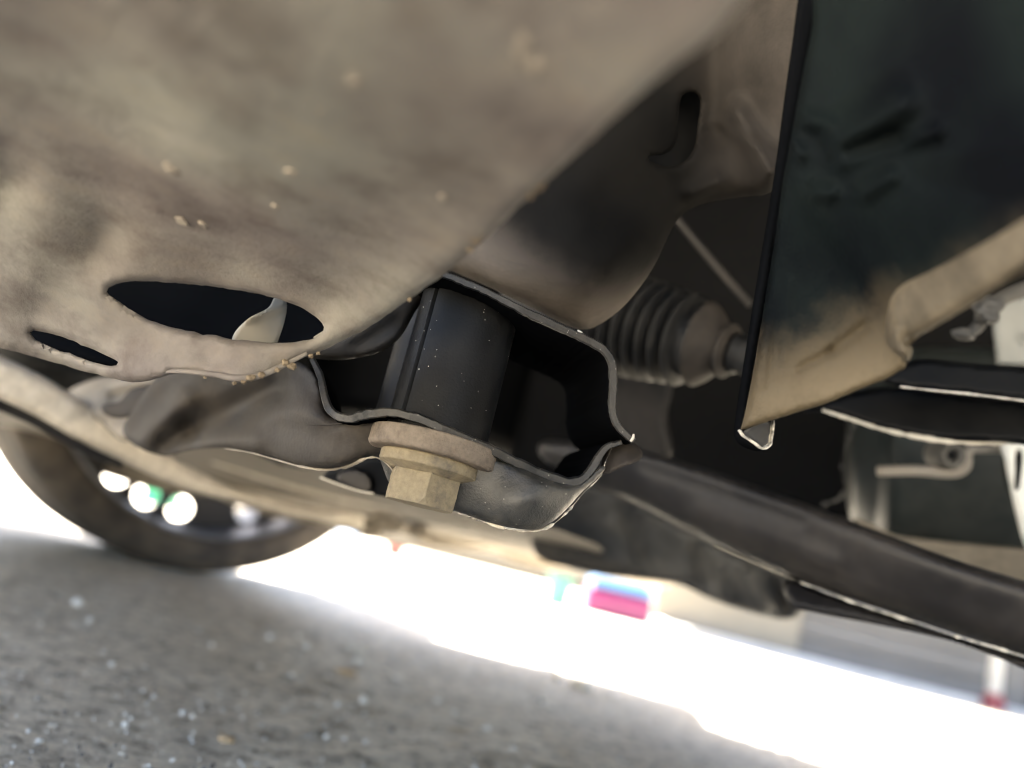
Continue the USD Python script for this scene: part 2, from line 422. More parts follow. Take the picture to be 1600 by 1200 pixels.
M['plate'] = mat('dusty_plate', {
    'g': ('geometry', {}), 'n': ('noise_texture', dict(scale=22, detail=7, roughness=0.6)), 'c': ('noise_texture', dict(scale=75, detail=6, roughness=0.65)), 'h': ('noise_texture', dict(scale=11, detail=3)), 'f': ('noise_texture', dict(scale=800, detail=4, roughness=0.65)),
    'r': ('rgb_ramp', {'ramp': [(0.30, (0.106, 0.096, 0.092)), (0.45, (0.166, 0.154, 0.145)), (0.58, (0.196, 0.187, 0.174)), (0.72, (0.256, 0.239, 0.222))]}),
    'cr': ('rgb_ramp', {'ramp': [(0.32, (0.66, 0.62, 0.60)), (0.52, (1, 1, 1)), (0.70, (1.12, 1.08, 1.0))]}),
    'hr': ('rgb_ramp', {'ramp': [(0.38, (1.0, 0.95, 0.93)), (0.62, (0.97, 1.0, 0.94))]}),
    'm': ('mix_color', dict(blend_type='multiply', fac=0.85)), 'm2': ('mix_color', dict(blend_type='multiply', fac=1.0)),
    'b': ('bump', dict(strength=0.25, distance=0.0012)), 'p': ('principled_bsdf', dict(roughness=0.82, specular_ior_level=0.25))},
    [('g.position', x + '.vector') for x in 'nchf'] + [('n.fac', 'r.fac'), ('c.fac', 'cr.fac'), ('h.fac', 'hr.fac'), ('r.color', 'm.a'), ('cr.color', 'm.b'), ('m.result', 'm2.a'), ('hr.color', 'm2.b'), ('m2.result', 'p.base_color'), ('f.fac', 'b.height'), ('b.normal', 'p.normal')])
M['ground'] = mat('concrete', {
    'g': ('geometry', {}), 'n': ('noise_texture', dict(scale=5, detail=8, roughness=0.62)), 'f': ('noise_texture', dict(scale=420, detail=4, roughness=0.75)),
    'c': ('noise_texture', dict(scale=70, detail=8, roughness=0.82)), 'v': ('voronoi_texture', dict(scale=210)),
    'r': ('rgb_ramp', {'ramp': [(0.3, (0.44, 0.39, 0.30)), (0.5, (0.57, 0.51, 0.40)), (0.72, (0.68, 0.61, 0.485))]}),
    'cr': ('rgb_ramp', {'ramp': [(0.38, (0.20, 0.19, 0.18)), (0.50, (0.90, 0.90, 0.90)), (0.64, (1.22, 1.22, 1.20))]}),
    'fr': ('rgb_ramp', {'ramp': [(0.30, (0.28, 0.26, 0.24)), (0.47, (1, 1, 1))]}),
    'vr': ('rgb_ramp', {'ramp': [(0.0, (0.5, 0.48, 0.46)), (0.25, (1, 1, 1))]}),
    'm': ('mix_color', dict(blend_type='multiply', fac=0.9)), 'm2': ('mix_color', dict(blend_type='multiply', fac=0.95)), 'm3': ('mix_color', dict(blend_type='multiply', fac=0.5)),
    'h': ('math', dict(math_type='multiply_add', value2=0.6)),
    'b': ('bump', dict(strength=0.8, distance=0.004)), 'p': ('principled_bsdf', dict(roughness=0.5, specular_ior_level=0.5))},
    [('g.position', x + '.vector') for x in 'nfcv'] + [('n.fac', 'r.fac'), ('f.fac', 'fr.fac'), ('c.fac', 'cr.fac'), ('v.distance', 'vr.fac'),
     ('r.color', 'm.a'), ('fr.color', 'm.b'), ('m.result', 'm2.a'), ('cr.color', 'm2.b'), ('m2.result', 'm3.a'), ('vr.color', 'm3.b'), ('m3.result', 'p.base_color'),
     ('f.fac', 'h.value1'), ('c.fac', 'h.value3'), ('h.value', 'b.height'), ('b.normal', 'p.normal')])

# ------------------------------------------------------------------ the ground
def graded(n, near, far, mid):
    s = np.linspace(-1, 1, n)
    k = math.asinh(far / near)
    return mid + near * np.sinh(s * k)

gx, gy = graded(560, 0.4, 400, -0.05), graded(560, 0.35, 400, 0.5)
X, Y = np.meshgrid(gx, gy)
fade = np.exp(-np.hypot(X, Y - 0.5) / 1.6)
Z = (meshkit.fbm(np.stack([X * 14, Y * 14, 0 * X], -1), 3) - 0.5) * 0.006 * fade + (meshkit.fbm(np.stack([X * 70, Y * 70, 0 * X + 3], -1), 4, 5) - 0.5) * 0.0075 * fade
idx = np.arange(X.size).reshape(X.shape)
q = np.stack([idx[:-1, :-1], idx[:-1, 1:], idx[1:, 1:], idx[1:, :-1]], -1).reshape(-1, 4)
obj('ground', (np.stack([X, Y, Z], -1).reshape(-1, 3), q), M['ground'], kind='structure', smooth=True)

# ------------------------------------------------------------------ the car: body shell, then what hangs under it
car = thing('car', 'car seen from below, its dusty underside, bolt and wheel filling the frame', 'car')


def carpt(a, n, z):
    return np.asarray(A) * a + np.asarray(N) * n + np.array([0, 0, z])


def to_car(m):
    v = m.vertices
    return trimesh.Trimesh(v[:, :1] * A + v[:, 1:2] * N + np.c_[0 * v[:, 0], 0 * v[:, 0], v[:, 2]], m.faces[:, ::-1], process=False)


FAR, NEAR, SILL = 0.99, -0.10, 0.42
prof = Polygon([(-1.66, SILL), (2.1, SILL), (2.16, 0.6), (2.1, 0.98), (1.5, 1.08), (0.9, 1.42), (-0.1, 1.47), (-0.7, 1.3), (-1.1, 1.02), (-1.62, 0.94), (-1.7, 0.6)]).buffer(-0.05).buffer(0.05)
def side(p, w0, w1):
    m = trimesh.creation.extrude_polygon(p, w1 - w0, engine='earcut')
    v = m.vertices
    return manifold3d.Manifold(manifold3d.Mesh(np.ascontiguousarray(np.c_[v[:, 0], w1 - v[:, 2], v[:, 1]], np.float32), np.ascontiguousarray(m.faces.astype(np.uint32))))
shell = side(prof, NEAR, FAR) - side(Polygon([(-1.60, 0.1), (2.06, 0.1), (2.04, 0.84), (-1.60, 0.84)]), NEAR + 0.045, FAR - 0.03)
mm = shell.to_mesh()
obj('body', to_car(trimesh.Trimesh(mm.vert_properties[:, :3], mm.tri_verts)), M['paint'], car, 'silver body shell above the frame', smooth=30)
lining = side(Polygon([(-1.595, SILL + .012), (2.055, SILL + .012), (2.035, 0.835), (-1.595, 0.835)]), NEAR + 0.05, FAR - 0.035) - side(Polygon([(-1.58, 0.1), (2.04, 0.1), (2.02, 0.82), (-1.58, 0.82)]), NEAR + 0.06, FAR - 0.045)
mm = lining.to_mesh()
obj('engine_bay_lining', to_car(trimesh.Trimesh(mm.vert_properties[:, :3], mm.tri_verts)), M['hollow'], car, smooth=30)

for lo, hi in (((-1.5, NEAR + .07, .36), (-.62, FAR - .06, .40)), ((.78, NEAR + .07, .36), (2.0, FAR - .06, .40))):
    obj('bounce_slab', to_car(rbox(lo, hi, .012)), M['tan'], car, smooth=40)  # unseen tan slabs added to bounce light onto the ground

obj('gap_plug_near', to_car(rbox((-1.5, .2, .182), (-.60, .52, .72), .03)), M['dark'], car, smooth=40)  # dark box added to close the bright gap at the left
obj('gap_plug_mid', to_car(rbox((-.9, .58, .24), (-.50, .9, .7), .03)), M['hollow'], car, smooth=40)  # dark box added so the oval hole looks into darkness
obj('gap_plug_far', to_car(rbox((-.50, .70, .20), (1.3, .93, .7), .04)), M['hollow'], car, smooth=40)  # dark box added to black out the gaps behind the sleeve

# --- the near plate: a dusty pressed lower arm plate with an oval hole
lev = level_depth(0.169)
ctrl = [(x, y, float(lev(x, y))) for x, y in ((-60, -60), (300, -60), (700, -60), (1200, -60), (-60, 200), (300, 200), (700, 150), (1000, 120), (150, 330), (450, 330), (700, 330))]
ctrl += [(170, 440, 0.203), (340, 440, 0.206), (510, 470, 0.206), (40, 440, 0.208), (-60, 440, 0.213), (340, 545, 0.208), (370, 590, 0.203), (480, 550, 0.209), (250, 587, 0.208), (150, 560, 0.220), (0, 545, 0.227), (-60, 525, 0.231), (60, 490, 0.219), (230, 530, 0.212)]
HOLE = [(168, 456), (183, 444), (215, 439), (260, 441), (320, 446), (380, 455), (430, 466), (472, 482), (500, 501), (507, 515), (496, 527), (470, 533), (430, 536), (390, 533), (340, 526), (290, 516), (250, 506), (215, 491), (186, 472)]
SLOT = [(48, 520), (66, 519), (95, 526), (125, 537), (160, 553), (187, 567), (178, 572), (150, 567), (110, 553), (70, 538)]
plate_o = [(1190, -50), (1125, 45), (1040, 112), (960, 183), (900, 240), (830, 303), (760, 372), (700, 422), (640, 467), (590, 502), (545, 528), (510, 545), (480, 556), (440, 577), (405, 592), (370, 597), (335, 590), (300, 583), (270, 584), (240, 593), (215, 597), (180, 592), (140, 582), (95, 570), (50, 557), (0, 543), (-70, 523), (-70, 523), (-70, -60), (-70, -60), (1200, -60)]
plate = obj('lower_plate', sheet(plate_o, ctrl, 0.0035, 34, 0.8, 7, [HOLE, SLOT], rh=14, edge_noise=2.5, rough=0.00025,
            bumps=[(60, 365, 75, 350, 62, 0.0030), (150, 395, 165, 370, 34, -0.004), (0, 265, 10, 275, 42, -0.005), (330, 565, 430, 570, 20, -0.0022), (180, 545, 300, 555, 30, -0.0012), (60, 600, 250, 575, 25, 0.001)]),
            M['plate'], car, 'dusty pressed steel plate with an oval hole, nearest the camera', smooth=50)
for k, (x, y, sx, sy) in enumerate([(270, 265, 15, 13), (555, 126, 13, 12), (818, 68, 12, 26), (838, 100, 12, 17), (694, 307, 9, 8), (285, 345, 13, 10), (318, 350, 8, 8), (455, 268, 12, 9), (500, 170, 5, 5), (430, 320, 8, 5)]):
    d = float(inv_depth(ctrl)(np.array([x]), np.array([y]))[0]) + 0.0004
    obj('mud_splash', lump(at(x, y, d), (px(sx, d), px(sy, d) * 1.4, 0.0006), k), M['splash'], plate, smooth=True)
for k, (x, y, s) in enumerate([(392, 590, 8), (408, 586, 7), (446, 566, 7), (455, 572, 8), (486, 556, 5), (497, 552, 4), (743, 374, 10), (733, 388, 8), (752, 366, 6), (828, 304, 8), (842, 293, 6), (640, 468, 4), (380, 597, 5), (366, 599, 4), (850, 286, 4), (433, 578, 5), (320, 590, 3)]):
    d = float(inv_depth(ctrl)(np.array([x]), np.array([y]))[0]) + px(30, 0.17) * (0.5 if y < 500 else .3)
    obj('mud_clump', lump(at(x, y, d), px(s * np.array([.8, .8, .7]), d), k + 30, 2, 0.5), M['mud'], plate, smooth=True)
hem = [(505, 546), (560, 520), (640, 468), (700, 423), (760, 373), (830, 304), (900, 241), (960, 184)]
_dp = inv_depth(ctrl)
hx_ = np.array(hem, float)
obj('added_edge_bulge', pxtube([(a - 14, b - 18) for a, b in hem], _dp(hx_[:, 0], hx_[:, 1]) + .0056, [2, 14, 24, 22, 15, 4], k=8), M['plate'], plate, 'bulge added along the plate edge for its band of light', smooth=True)  # bulge added to stand in for light along the plate edge
low = [(230, 592), (270, 583), (335, 588), (370, 594), (405, 590), (440, 575), (480, 555)]
lx_ = np.array(low, float)
obj('lower_rim', pxtube([(a, b - 3) for a, b in low], _dp(lx_[:, 0], lx_[:, 1]) + .0022, [2, 4, 6, 5, 3], k=8), M['plate'], plate, smooth=True)

# strap seen inside the oval hole
obj('cable_strap', sheet([(362, 532), (385, 500), (420, 480), (432, 462), (447, 470), (445, 500), (432, 540), (432, 540), (380, 542)], [(360, 532, 0.228), (435, 540, 0.234), (440, 470, 0.240), (400, 490, 0.226)], 0.001, 4, step=4, bumps=[(385, 495, 440, 478, 8, 0.003)]), M['strap'], car, 'pale flat strap crossing inside the oval hole')

obj('hole_blackout', sheet([(-40, 440), (100, 400), (560, 400), (560, 500), (430, 550), (250, 566), (180, 574), (100, 552), (-40, 512)], [(0, 480, .272), (560, 450, .262), (300, 560, .25), (100, 540, .26)], .004, 4, step=12), M['inner'], plate)  # black sheet added behind hole and slot for their shade
# --- dark lobe behind the plate edge
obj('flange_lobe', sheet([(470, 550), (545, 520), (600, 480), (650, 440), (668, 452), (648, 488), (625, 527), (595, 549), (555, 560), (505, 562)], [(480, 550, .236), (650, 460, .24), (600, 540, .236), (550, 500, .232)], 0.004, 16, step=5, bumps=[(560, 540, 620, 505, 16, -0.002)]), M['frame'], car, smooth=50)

# --- the front arm pressing at left of the bolt
arm_o = [(222, 618), (245, 590), (280, 575), (340, 570), (400, 562), (440, 560), (472, 568), (492, 586), (500, 610), (506, 634), (520, 652), (545, 661), (580, 656), (610, 662), (640, 680), (640, 745), (615, 740), (603, 722), (588, 713), (570, 715), (543, 726), (510, 732), (470, 727), (430, 716), (390, 706), (350, 700), (300, 703), (255, 712), (205, 692), (192, 672), (205, 645)]
arm = obj('control_arm', sheet(arm_o, [(120, 615, .36), (260, 600, .31), (240, 700, .33), (440, 575, .258), (400, 690, .262), (500, 600, .236), (520, 720, .232), (600, 690, .227), (630, 735, .227)], 0.003, 14, 0.8, 5,
      bumps=[(290, 625, 225, 690, 22, 0.0081), (430, 610, 300, 668, 24, -0.0099), (300, 668, 262, 690, 20, -0.0090), (330, 690, 395, 690, 22, 0.0054), (440, 640, 520, 690, 40, 0.0036), (475, 585, 520, 655, 16, -0.0028), (440, 665, 530, 690, 20, -0.0028)]), M['brown'], car, 'brown dusty pressed arm with smooth hollows left of the bolt', smooth=50)
obj('seam_edge', pxtube([(478, 664), (500, 664), (530, 662), (555, 658), (573, 652)], [.2355, .2295, .2245], [0.6, 1.2, 1.4], k=6), M['collar'], arm, smooth=True)
obj('lower_lip', pxtube([(350, 701), (390, 707), (430, 718), (470, 729), (508, 734), (545, 728), (570, 717), (588, 715), (604, 724), (618, 742)], [.268, .2425, .2285, .2245], [1.0, 2.0, 3.2, 2.4, 1.6], k=24, wob=.4), M['tan'], arm, smooth=True)  # pale tube put in for the highlight along the lower lip
obj('rear_web', sheet([(96, 630), (150, 592), (215, 590), (262, 598), (240, 640), (200, 690), (150, 655)], [(100, 625, .42), (210, 590, .42), (220, 680, .40), (150, 640, .41)], 0.004, 10, step=6, bumps=[(165, 640, 225, 625, 12, 0.006), (180, 620, 240, 605, 10, -0.008)]), M['tan'], arm)
obj('bracket_tab', sheet([(158, 636), (185, 628), (205, 608), (250, 600), (280, 605), (262, 622), (226, 628), (205, 650), (175, 652)], [(160, 640, .352), (270, 605, .34), (210, 640, .345)], 0.004, 7, step=4), M['brown'], arm)

# --- crossmember: the rounded pressing above the sleeve
cm_o = [(660, 395), (700, 420), (760, 447), (830, 480), (890, 510), (915, 515), (945, 502), (975, 478), (1003, 445), (1025, 410), (1042, 374), (1060, 342), (1078, 327), (1110, 316), (1160, 308), (1205, 300), (1240, 260), (1300, -60), (1300, -60), (1050, -60), (900, 120), (760, 280)]
KEY = [(1066, 150), (1084, 144), (1094, 156), (1090, 195), (1084, 232), (1066, 254), (1040, 260), (1014, 250), (1012, 244), (1040, 240), (1056, 222), (1060, 190)]
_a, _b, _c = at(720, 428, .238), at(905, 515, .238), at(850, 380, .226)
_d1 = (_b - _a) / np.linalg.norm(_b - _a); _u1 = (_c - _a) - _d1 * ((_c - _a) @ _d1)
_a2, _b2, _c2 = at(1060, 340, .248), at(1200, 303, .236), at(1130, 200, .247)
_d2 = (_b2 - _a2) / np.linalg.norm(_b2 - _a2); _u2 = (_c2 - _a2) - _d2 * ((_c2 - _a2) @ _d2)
M['frame_lit_edge'] = edge_toned('crossmember_painted_light', [(0.0022, 0.0021, 0.002), (0.006, 0.0056, 0.005)], [(0.10, 0.086, 0.074), (0.19, 0.162, 0.138)], [(_a, _u1, .024, .9), (at(1225, 200, .238), -R - U * .25, .034, .20)], .75, .06, .010, .12)  # paler lower edge and right end: their light is put into the colour
cm_d = inv_depth([(700, 410, .238), (800, 300, .235), (915, 512, .238), (900, 380, .222), (1000, 420, .232), (1000, 200, .236), (1060, 335, .248), (1200, 290, .235), (1150, 200, .248), (1240, 100, .222), (1280, -60, .215), (1080, 0, .245)])
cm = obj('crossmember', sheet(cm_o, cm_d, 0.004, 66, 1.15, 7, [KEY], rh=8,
      bumps=[(1150, 178, 1204, 268, 20, 0.009), (1120, 286, 1085, 305, 18, 0.005), (1115, 40, 1115, 200, 30, -0.006), (1180, 230, 1120, 190, 10, 0.002), (920, 440, 990, 380, 40, 0.004), (960, 300, 1040, 290, 30, -0.002)]), M['frame_lit_edge'], car, 'dark rounded crossmember pressing with a hooked slot', smooth=50)
obj('slot_backing', sheet([(1000, 130), (1110, 130), (1110, 270), (1000, 270)], [(1000, 130, .27), (1110, 130, .27), (1050, 270, .272)], 0.003, 4, step=15), M['dark'], cm)  # dark sheet added behind the slot for its shade

# --- the clevis bracket round the sleeve: bent strips seen on edge
back = np.array([-0.006, 0.062, 0.004])
up_line = ([(640, 412), (700, 431), (760, 456), (830, 491), (900, 523), (936, 541), (954, 560), (959, 595), (957, 635), (963, 660), (975, 676), (991, 690)], [.2125, .2115, .2115, .2135, .218, .224, .227, .229, .230], [9, 10, 11, 12, 13, 13, 12, 12, 11])
lo_line = ([(486, 560), (499, 588), (506, 620), (517, 644), (542, 654), (580, 646), (615, 645), (650, 653), (700, 674), (760, 700), (830, 734), (880, 752), (905, 752), (922, 738), (936, 714), (950, 698), (972, 692)], [.238, .228, .220, .2125, .2095, .2095, .2135, .2215, .2255, .227, .230, .233], [8, 12, 15, 15, 15, 16, 15, 13, 8])
br = obj('bracket', ribbon(*up_line, back), M['edge'], car, 'thin bent steel bracket seen on edge around the sleeve', smooth=35)
obj('inner_wall', ribbon(*up_line, back, part='back'), M['inner'], br, 'inner face of the bracket with its shade painted black', smooth=35)  # same strip as the bracket, its shade painted near-black
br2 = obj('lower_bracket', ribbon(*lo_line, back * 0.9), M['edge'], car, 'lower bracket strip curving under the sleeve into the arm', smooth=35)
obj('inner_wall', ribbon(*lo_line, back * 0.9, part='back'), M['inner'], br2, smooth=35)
cup = obj('lower_cup', sheet([(585, 660), (640, 660), (700, 678), (760, 703), (830, 738), (880, 756), (908, 754), (928, 738), (945, 728), (935, 745), (908, 770), (885, 796), (862, 816), (838, 827), (800, 825), (760, 815), (722, 802), (680, 790), (620, 768), (600, 735)], [(600, 700, .229), (700, 720, .2215), (820, 780, .2185), (920, 750, .2275), (860, 815, .224), (720, 800, .225), (780, 730, .2225)], 0.003, 15, 1.0, 5,
      bumps=[(800, 790, 850, 775, 30, 0.002)]), M['cup'], br2, 'dark cup face below the bolt washer with a pale glint painted on its rim', smooth=50)
obj('cup_rim_glint', pxtube([(715, 802), (760, 817), (800, 828), (838, 830), (864, 819), (888, 798), (912, 770), (938, 744), (946, 722), (956, 700)], [.230, .229, .2285, .231, .234, .236], [0.8, 2.0, 1.8, 2.4, 1.9, 1.6, 1.2], k=24, wob=1.0), M['worn_glint'], br2, smooth=True)  # rim highlight put in as a broken pale tube
obj('flared_tip', sheet([(946, 706), (958, 694), (978, 690), (992, 692), (1004, 708), (999, 719), (972, 730), (940, 742), (938, 730)], [(945, 735, .234), (960, 696, .2385), (1003, 708, .236), (985, 722, .230)], 0.002, 7, step=3.5), M['collar'], br2, 'tan flared tip of the lower bracket')
obj('worn_corner', pxtube([(985, 690), (989, 684), (990, 678)], .2295, [2, 2.6, 1.5]), M['white_edge'], br, smooth=True)
obj('worn_nick', pxtube([(902, 517), (910, 520)], .2293, [2.4, 1.4]), M['white_edge'], br, smooth=True)

# --- sleeve and flange bolt: true turned shapes on one upright axis
up = np.array([0, 0, 1.0])
ax0 = at(689, 655, 0.2275)
s_ = px(1, 0.2265)
th = np.linspace(0, 2 * math.pi, 160, endpoint=False)
seam_dir = math.atan2(-0.75, -0.66)
gap = np.abs((th - seam_dir + math.pi) % (2 * math.pi) - math.pi)
rad = np.where(gap < 0.035, 74.0, 80.0) * s_
prof_s = np.c_[np.cos(th), np.sin(th)] * rad[:, None]
sl = trimesh.creation.extrude_polygon(Polygon(prof_s), 229 * s_, engine='earcut')
sl.apply_translation(ax0 + up * (-31 * s_))
sleeve = obj('sleeve', sl, M['sleeve'], car, 'dark split tube standing between the bracket plates', smooth=30)
obj('bush', lathe([(0, 0), (60 * s_, 0), (60 * s_, 190 * s_), (0, 190 * s_)], ax0 + np.array([-0.012, 0.026, 0.002]), up), M['rubber'], car, smooth=40)
sp = []
for k in range(22):
    a = rng.uniform(-2.6, 0.1); zz = rng.uniform(5, 192) * s_
    c = ax0 + up * zz + np.array([math.cos(a), math.sin(a), 0]) * 80.2 * s_
    sp.append(lump(c, np.full(3, s_ * rng.choice([0.4, 0.55, 0.7, 1.2], p=[.45, .3, .2, .05])), k, 1))
obj('dust_speck', cat(sp), M['stone'], sleeve, kind='stuff', smooth=True)

b0 = ax0 - up * 33 * s_
W = 100 * s_
washer_p = [(0, 0), (W - 3 * s_, 0), (W - 1 * s_, -1 * s_), (W, -3 * s_), (W, -26 * s_), (W - 1.5 * s_, -29 * s_), (W - 4.5 * s_, -31.3 * s_), (W - 9 * s_, -32 * s_), (60 * s_, -32 * s_), (0, -32 * s_)]
def rough_lathe(p, base, amt, seed, n=96):
    m = lathe(p, base, up, n)
    c = m.vertices - base
    k = (meshkit.fbm(m.vertices * 700, 3, seed) - 0.5) * 2 * amt
    nrm = c.copy(); nrm[:, 2] *= 0.3; L = np.linalg.norm(nrm, axis=1, keepdims=True)
    m.vertices = m.vertices + nrm / np.maximum(L, 1e-9) * k[:, None]
    m.faces = m.faces[:, ::-1]
    return m
def densify(p, n=6):
    p = np.asarray(p); return np.vstack([np.linspace(a, b, n, endpoint=False) for a, b in zip(p[:-1], p[1:])] + [p[-1:]])
washer = obj('washer', rough_lathe(densify(washer_p, 4), b0, 0.00016, 3, 180), M['washer'], car, 'thick dusty washer under the bracket', smooth=45)
b1 = b0 - up * 32 * s_
fl_p = [(0, 0), (75 * s_, 0), (77 * s_, -2 * s_), (77 * s_, -15 * s_), (75.5 * s_, -17.5 * s_), (72 * s_, -19 * s_), (64 * s_, -22 * s_), (56 * s_, -26 * s_), (0, -27 * s_)]
bolt = obj('bolt', rough_lathe(densify(fl_p, 4), b1, 0.00015, 5, 160), M['hex'], car, 'ochre dusty flange bolt with a hexagon head', smooth=45)
ang = np.radians(-90 + 11 + 60 * np.arange(6))
hx = Polygon(np.c_[np.cos(ang), np.sin(ang)] * 58 * s_).buffer(-2.0 * s_).buffer(2.0 * s_)
hm = trimesh.creation.extrude_polygon(hx, 50 * s_, engine='earcut')
hm = manifold3d.Manifold(manifold3d.Mesh(np.asarray(hm.vertices, np.float32), hm.faces.astype(np.uint32)))
con = manifold3d.Manifold.cylinder(60 * s_, 54 * s_, 76 * s_, 64)
hm = (hm ^ con).refine_to_length(0.0009).to_mesh()
hv = np.array(hm.vert_properties[:, :3]); hv = hv + (meshkit.fbm(hv * 900, 3, 9)[:, None] - 0.5) * 0.0003 * (hv - hv.mean(0)) / np.linalg.norm(hv - hv.mean(0), axis=1, keepdims=True)
obj('hex_head', trimesh.Trimesh(hv + b1 - up * 73 * s_, hm.tri_verts), M['hex'], bolt, smooth=25)

# --- small bits below the arm
gus = obj('gap_shade_sheet', sheet([(505, 742), (535, 728), (570, 716), (600, 718), (626, 745), (628, 775), (600, 776), (560, 766), (525, 755)], [(510, 742, .33), (620, 760, .30), (570, 720, .31)], .005, 6, step=5), M['dark'], car, smooth=50)  # dark sheet added for the shaded gap below the arm
obj('spacer', sheet([(528, 742), (572, 738), (578, 768), (548, 764)], [(530, 745, .315), (575, 750, .308), (560, 765, .31)], .01, 5, step=4), M['bar'], gus, smooth=50)
obj('gap_edge_glint', pxtube([(500, 746), (530, 757), (560, 767), (583, 771)], [.315, .30], 1.6), M['white_edge'], gus, smooth=True)  # highlight along the lower edge, put in as a pale tube

# --- rubber boot
bA, bB = at(905, 488, .40), at(1158, 554, .345)
bl = np.linalg.norm(bB - bA); s2 = px(1, .372)
pr = [(0, -.03), (92 * s2, -.03)]
ribs = 10
for k in range(ribs):
    t = k / (ribs - 1); h = bl * (0.02 + 0.64 * t); w = bl * 0.64 / (ribs - 1)
    ro = (96 - 24 * t) * s2; ri = ro - (24 - 6 * t) * s2
    pr += [(ri, h), (ri + 3 * s2, h + .15 * w), (ro - 2 * s2, h + .3 * w), (ro, h + .45 * w), (ro - 2 * s2, h + .6 * w), (ri + 3 * s2, h + .78 * w), (ri, h + .95 * w)]
h = bl * 0.79
pr_end = [(65 * s2, h), (63 * s2, h + 3 * s2), (58 * s2, h + 10 * s2), (46 * s2, h + 22 * s2), (38 * s2, h + 30 * s2), (36 * s2, h + 32 * s2)]
boot = obj('rubber_boot', lathe(pr + [(60 * s2, bl * .785), (60 * s2, bl * .79)], bA, bB - bA, 72), M['rubber'], car, 'black ribbed rubber boot', smooth=60)
obj('boot_collar', lathe(pr_end + [(34 * s2, h + 34 * s2), (40 * s2, h + 36 * s2), (41 * s2, h + 42 * s2), (36 * s2, h + 46 * s2), (30 * s2, h + 48 * s2)], bA, bB - bA, 60), M['collar'], boot, 'tan dusty collar of the boot', smooth=60)
obj('boot_neck', lathe([(26 * s2, h + 46 * s2), (27 * s2, h + 52 * s2), (31 * s2, h + 56 * s2), (27 * s2, h + 60 * s2), (27 * s2, h + 70 * s2), (30 * s2, h + 74 * s2), (30 * s2, h + 110 * s2), (24 * s2, h + 150 * s2), (0, h + 150 * s2)], bA, bB - bA, 48), M['rubber'], boot, smooth=60)
obj('shield_plate', sheet([(955, 560), (1045, 575), (1043, 650), (1042, 720), (950, 715)], [(955, 570, .46), (1045, 575, .45), (1000, 715, .455)], .006, 8, step=8), M['bar_dark'], car, smooth=50)
obj('thin_rod', pxtube([(960, 226), (1060, 345), (1120, 417), (1172, 476)], [.44, .42], [5, 6], k=4), M['bar'], car, 'thin grey rod crossing the dark gap', smooth=True)

# --- right-hand dark panel
Dp = inv_depth([(1180, 620, .200), (1165, 670, .203), (1215, 280, .190), (1275, 0, .170), (1400, 560, .172), (1385, 300, .160), (1640, 400, .125), (1640, 0, .118), (1500, 200, .138), (1300, 420, .185)])
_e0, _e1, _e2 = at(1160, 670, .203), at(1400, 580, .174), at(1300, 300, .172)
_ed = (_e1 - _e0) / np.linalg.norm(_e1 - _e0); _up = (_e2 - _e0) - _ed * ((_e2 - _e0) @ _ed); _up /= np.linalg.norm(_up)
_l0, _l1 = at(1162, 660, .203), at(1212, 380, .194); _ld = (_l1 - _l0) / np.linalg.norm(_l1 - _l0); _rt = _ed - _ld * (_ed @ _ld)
M['panel'] = edge_toned('splashed_panel', [(0.0018, 0.0024, 0.0034), (0.0058, 0.0088, 0.0084)], [(0.0627, 0.04884, 0.03036), (0.132, 0.1056, 0.0693)], [(_e0 + _up * .002, _up, .021, .95), (_l0 + _up * .035 - _rt * .003, _rt * .75 + _up * .35, .013, .9)], .7, .04, .024, .35)
panel_o = [(1292, -60), (1268, 50), (1246, 160), (1224, 280), (1210, 380), (1198, 450), (1187, 520), (1175, 590), (1164, 645), (1157, 672), (1157, 672), (1175, 667), (1212, 655), (1260, 640), (1292, 630), (1340, 610), (1388, 590), (1416, 573), (1416, 573), (1420, 540), (1480, 500), (1560, 450), (1660, 395), (1660, 395), (1660, -60), (1660, -60)]
def Dpanel(x, y):
    d = Dp(x, y)
    # pressed flap: right of a slanting fold the sheet stands a little nearer and leans down
    e = ((x - 1240) * 0.83 - (y - 285) * 0.56)
    return d - 0.004 / (1 + np.exp(-e / 7)) * (1 / (1 + np.exp((y - 470) / 30))) * (1 / (1 + np.exp(-(y - 270) / 20)))
panel = obj('side_panel', sheet(panel_o, Dpanel, .003, 16, 0.9, 6, edge_noise=1.0,
      bumps=[(1262.0, 186.0, 1292.0, 196.0, 14.85, 0.00304), (1310.0, 225.0, 1400.0, 165.0, 35.1, 0.0057), (1230.0, 215.0, 1250.0, 240.0, 12.15, 0.00285), (1280.0, 215.0, 1300.0, 255.0, 16.2, -0.00285), (1305.0, 257.0, 1460.0, 205.0, 14.85, 0.00285), (1330.0, 240.0, 1400.0, 215.0, 17.55, -0.0038), (1275.0, 300.0, 1295.0, 302.0, 14.85, 0.00285), (1350.0, 300.0, 1390.0, 275.0, 16.2, 0.00285), (1250.0, 575.0, 1300.0, 548.0, 5.0, -0.0016), (1300.0, 548.0, 1352.0, 508.0, 8.0, -0.0018), (1205.0, 480.0, 1190.0, 600.0, 8.0, -0.001), (1232.0, 440.0, 1225.0, 560.0, 8.0, 0.0009)]), M['panel'], car, 'dark green-black folded panel hanging at the right', smooth=50)
obj('panel_flange', sheet([(1262, -60), (1236, 80), (1210, 270), (1184, 430), (1163, 560), (1150, 645), (1147, 678), (1153, 692), (1168, 701), (1190, 704), (1186, 692), (1172, 682), (1176, 590), (1200, 450), (1230, 270), (1268, 60), (1292, -60)], [(1250, 0, .181), (1200, 300, .200), (1160, 600, .209), (1185, 700, .211), (1200, 400, .203)], .002, 9, step=5), M['inner'], panel, smooth=50)
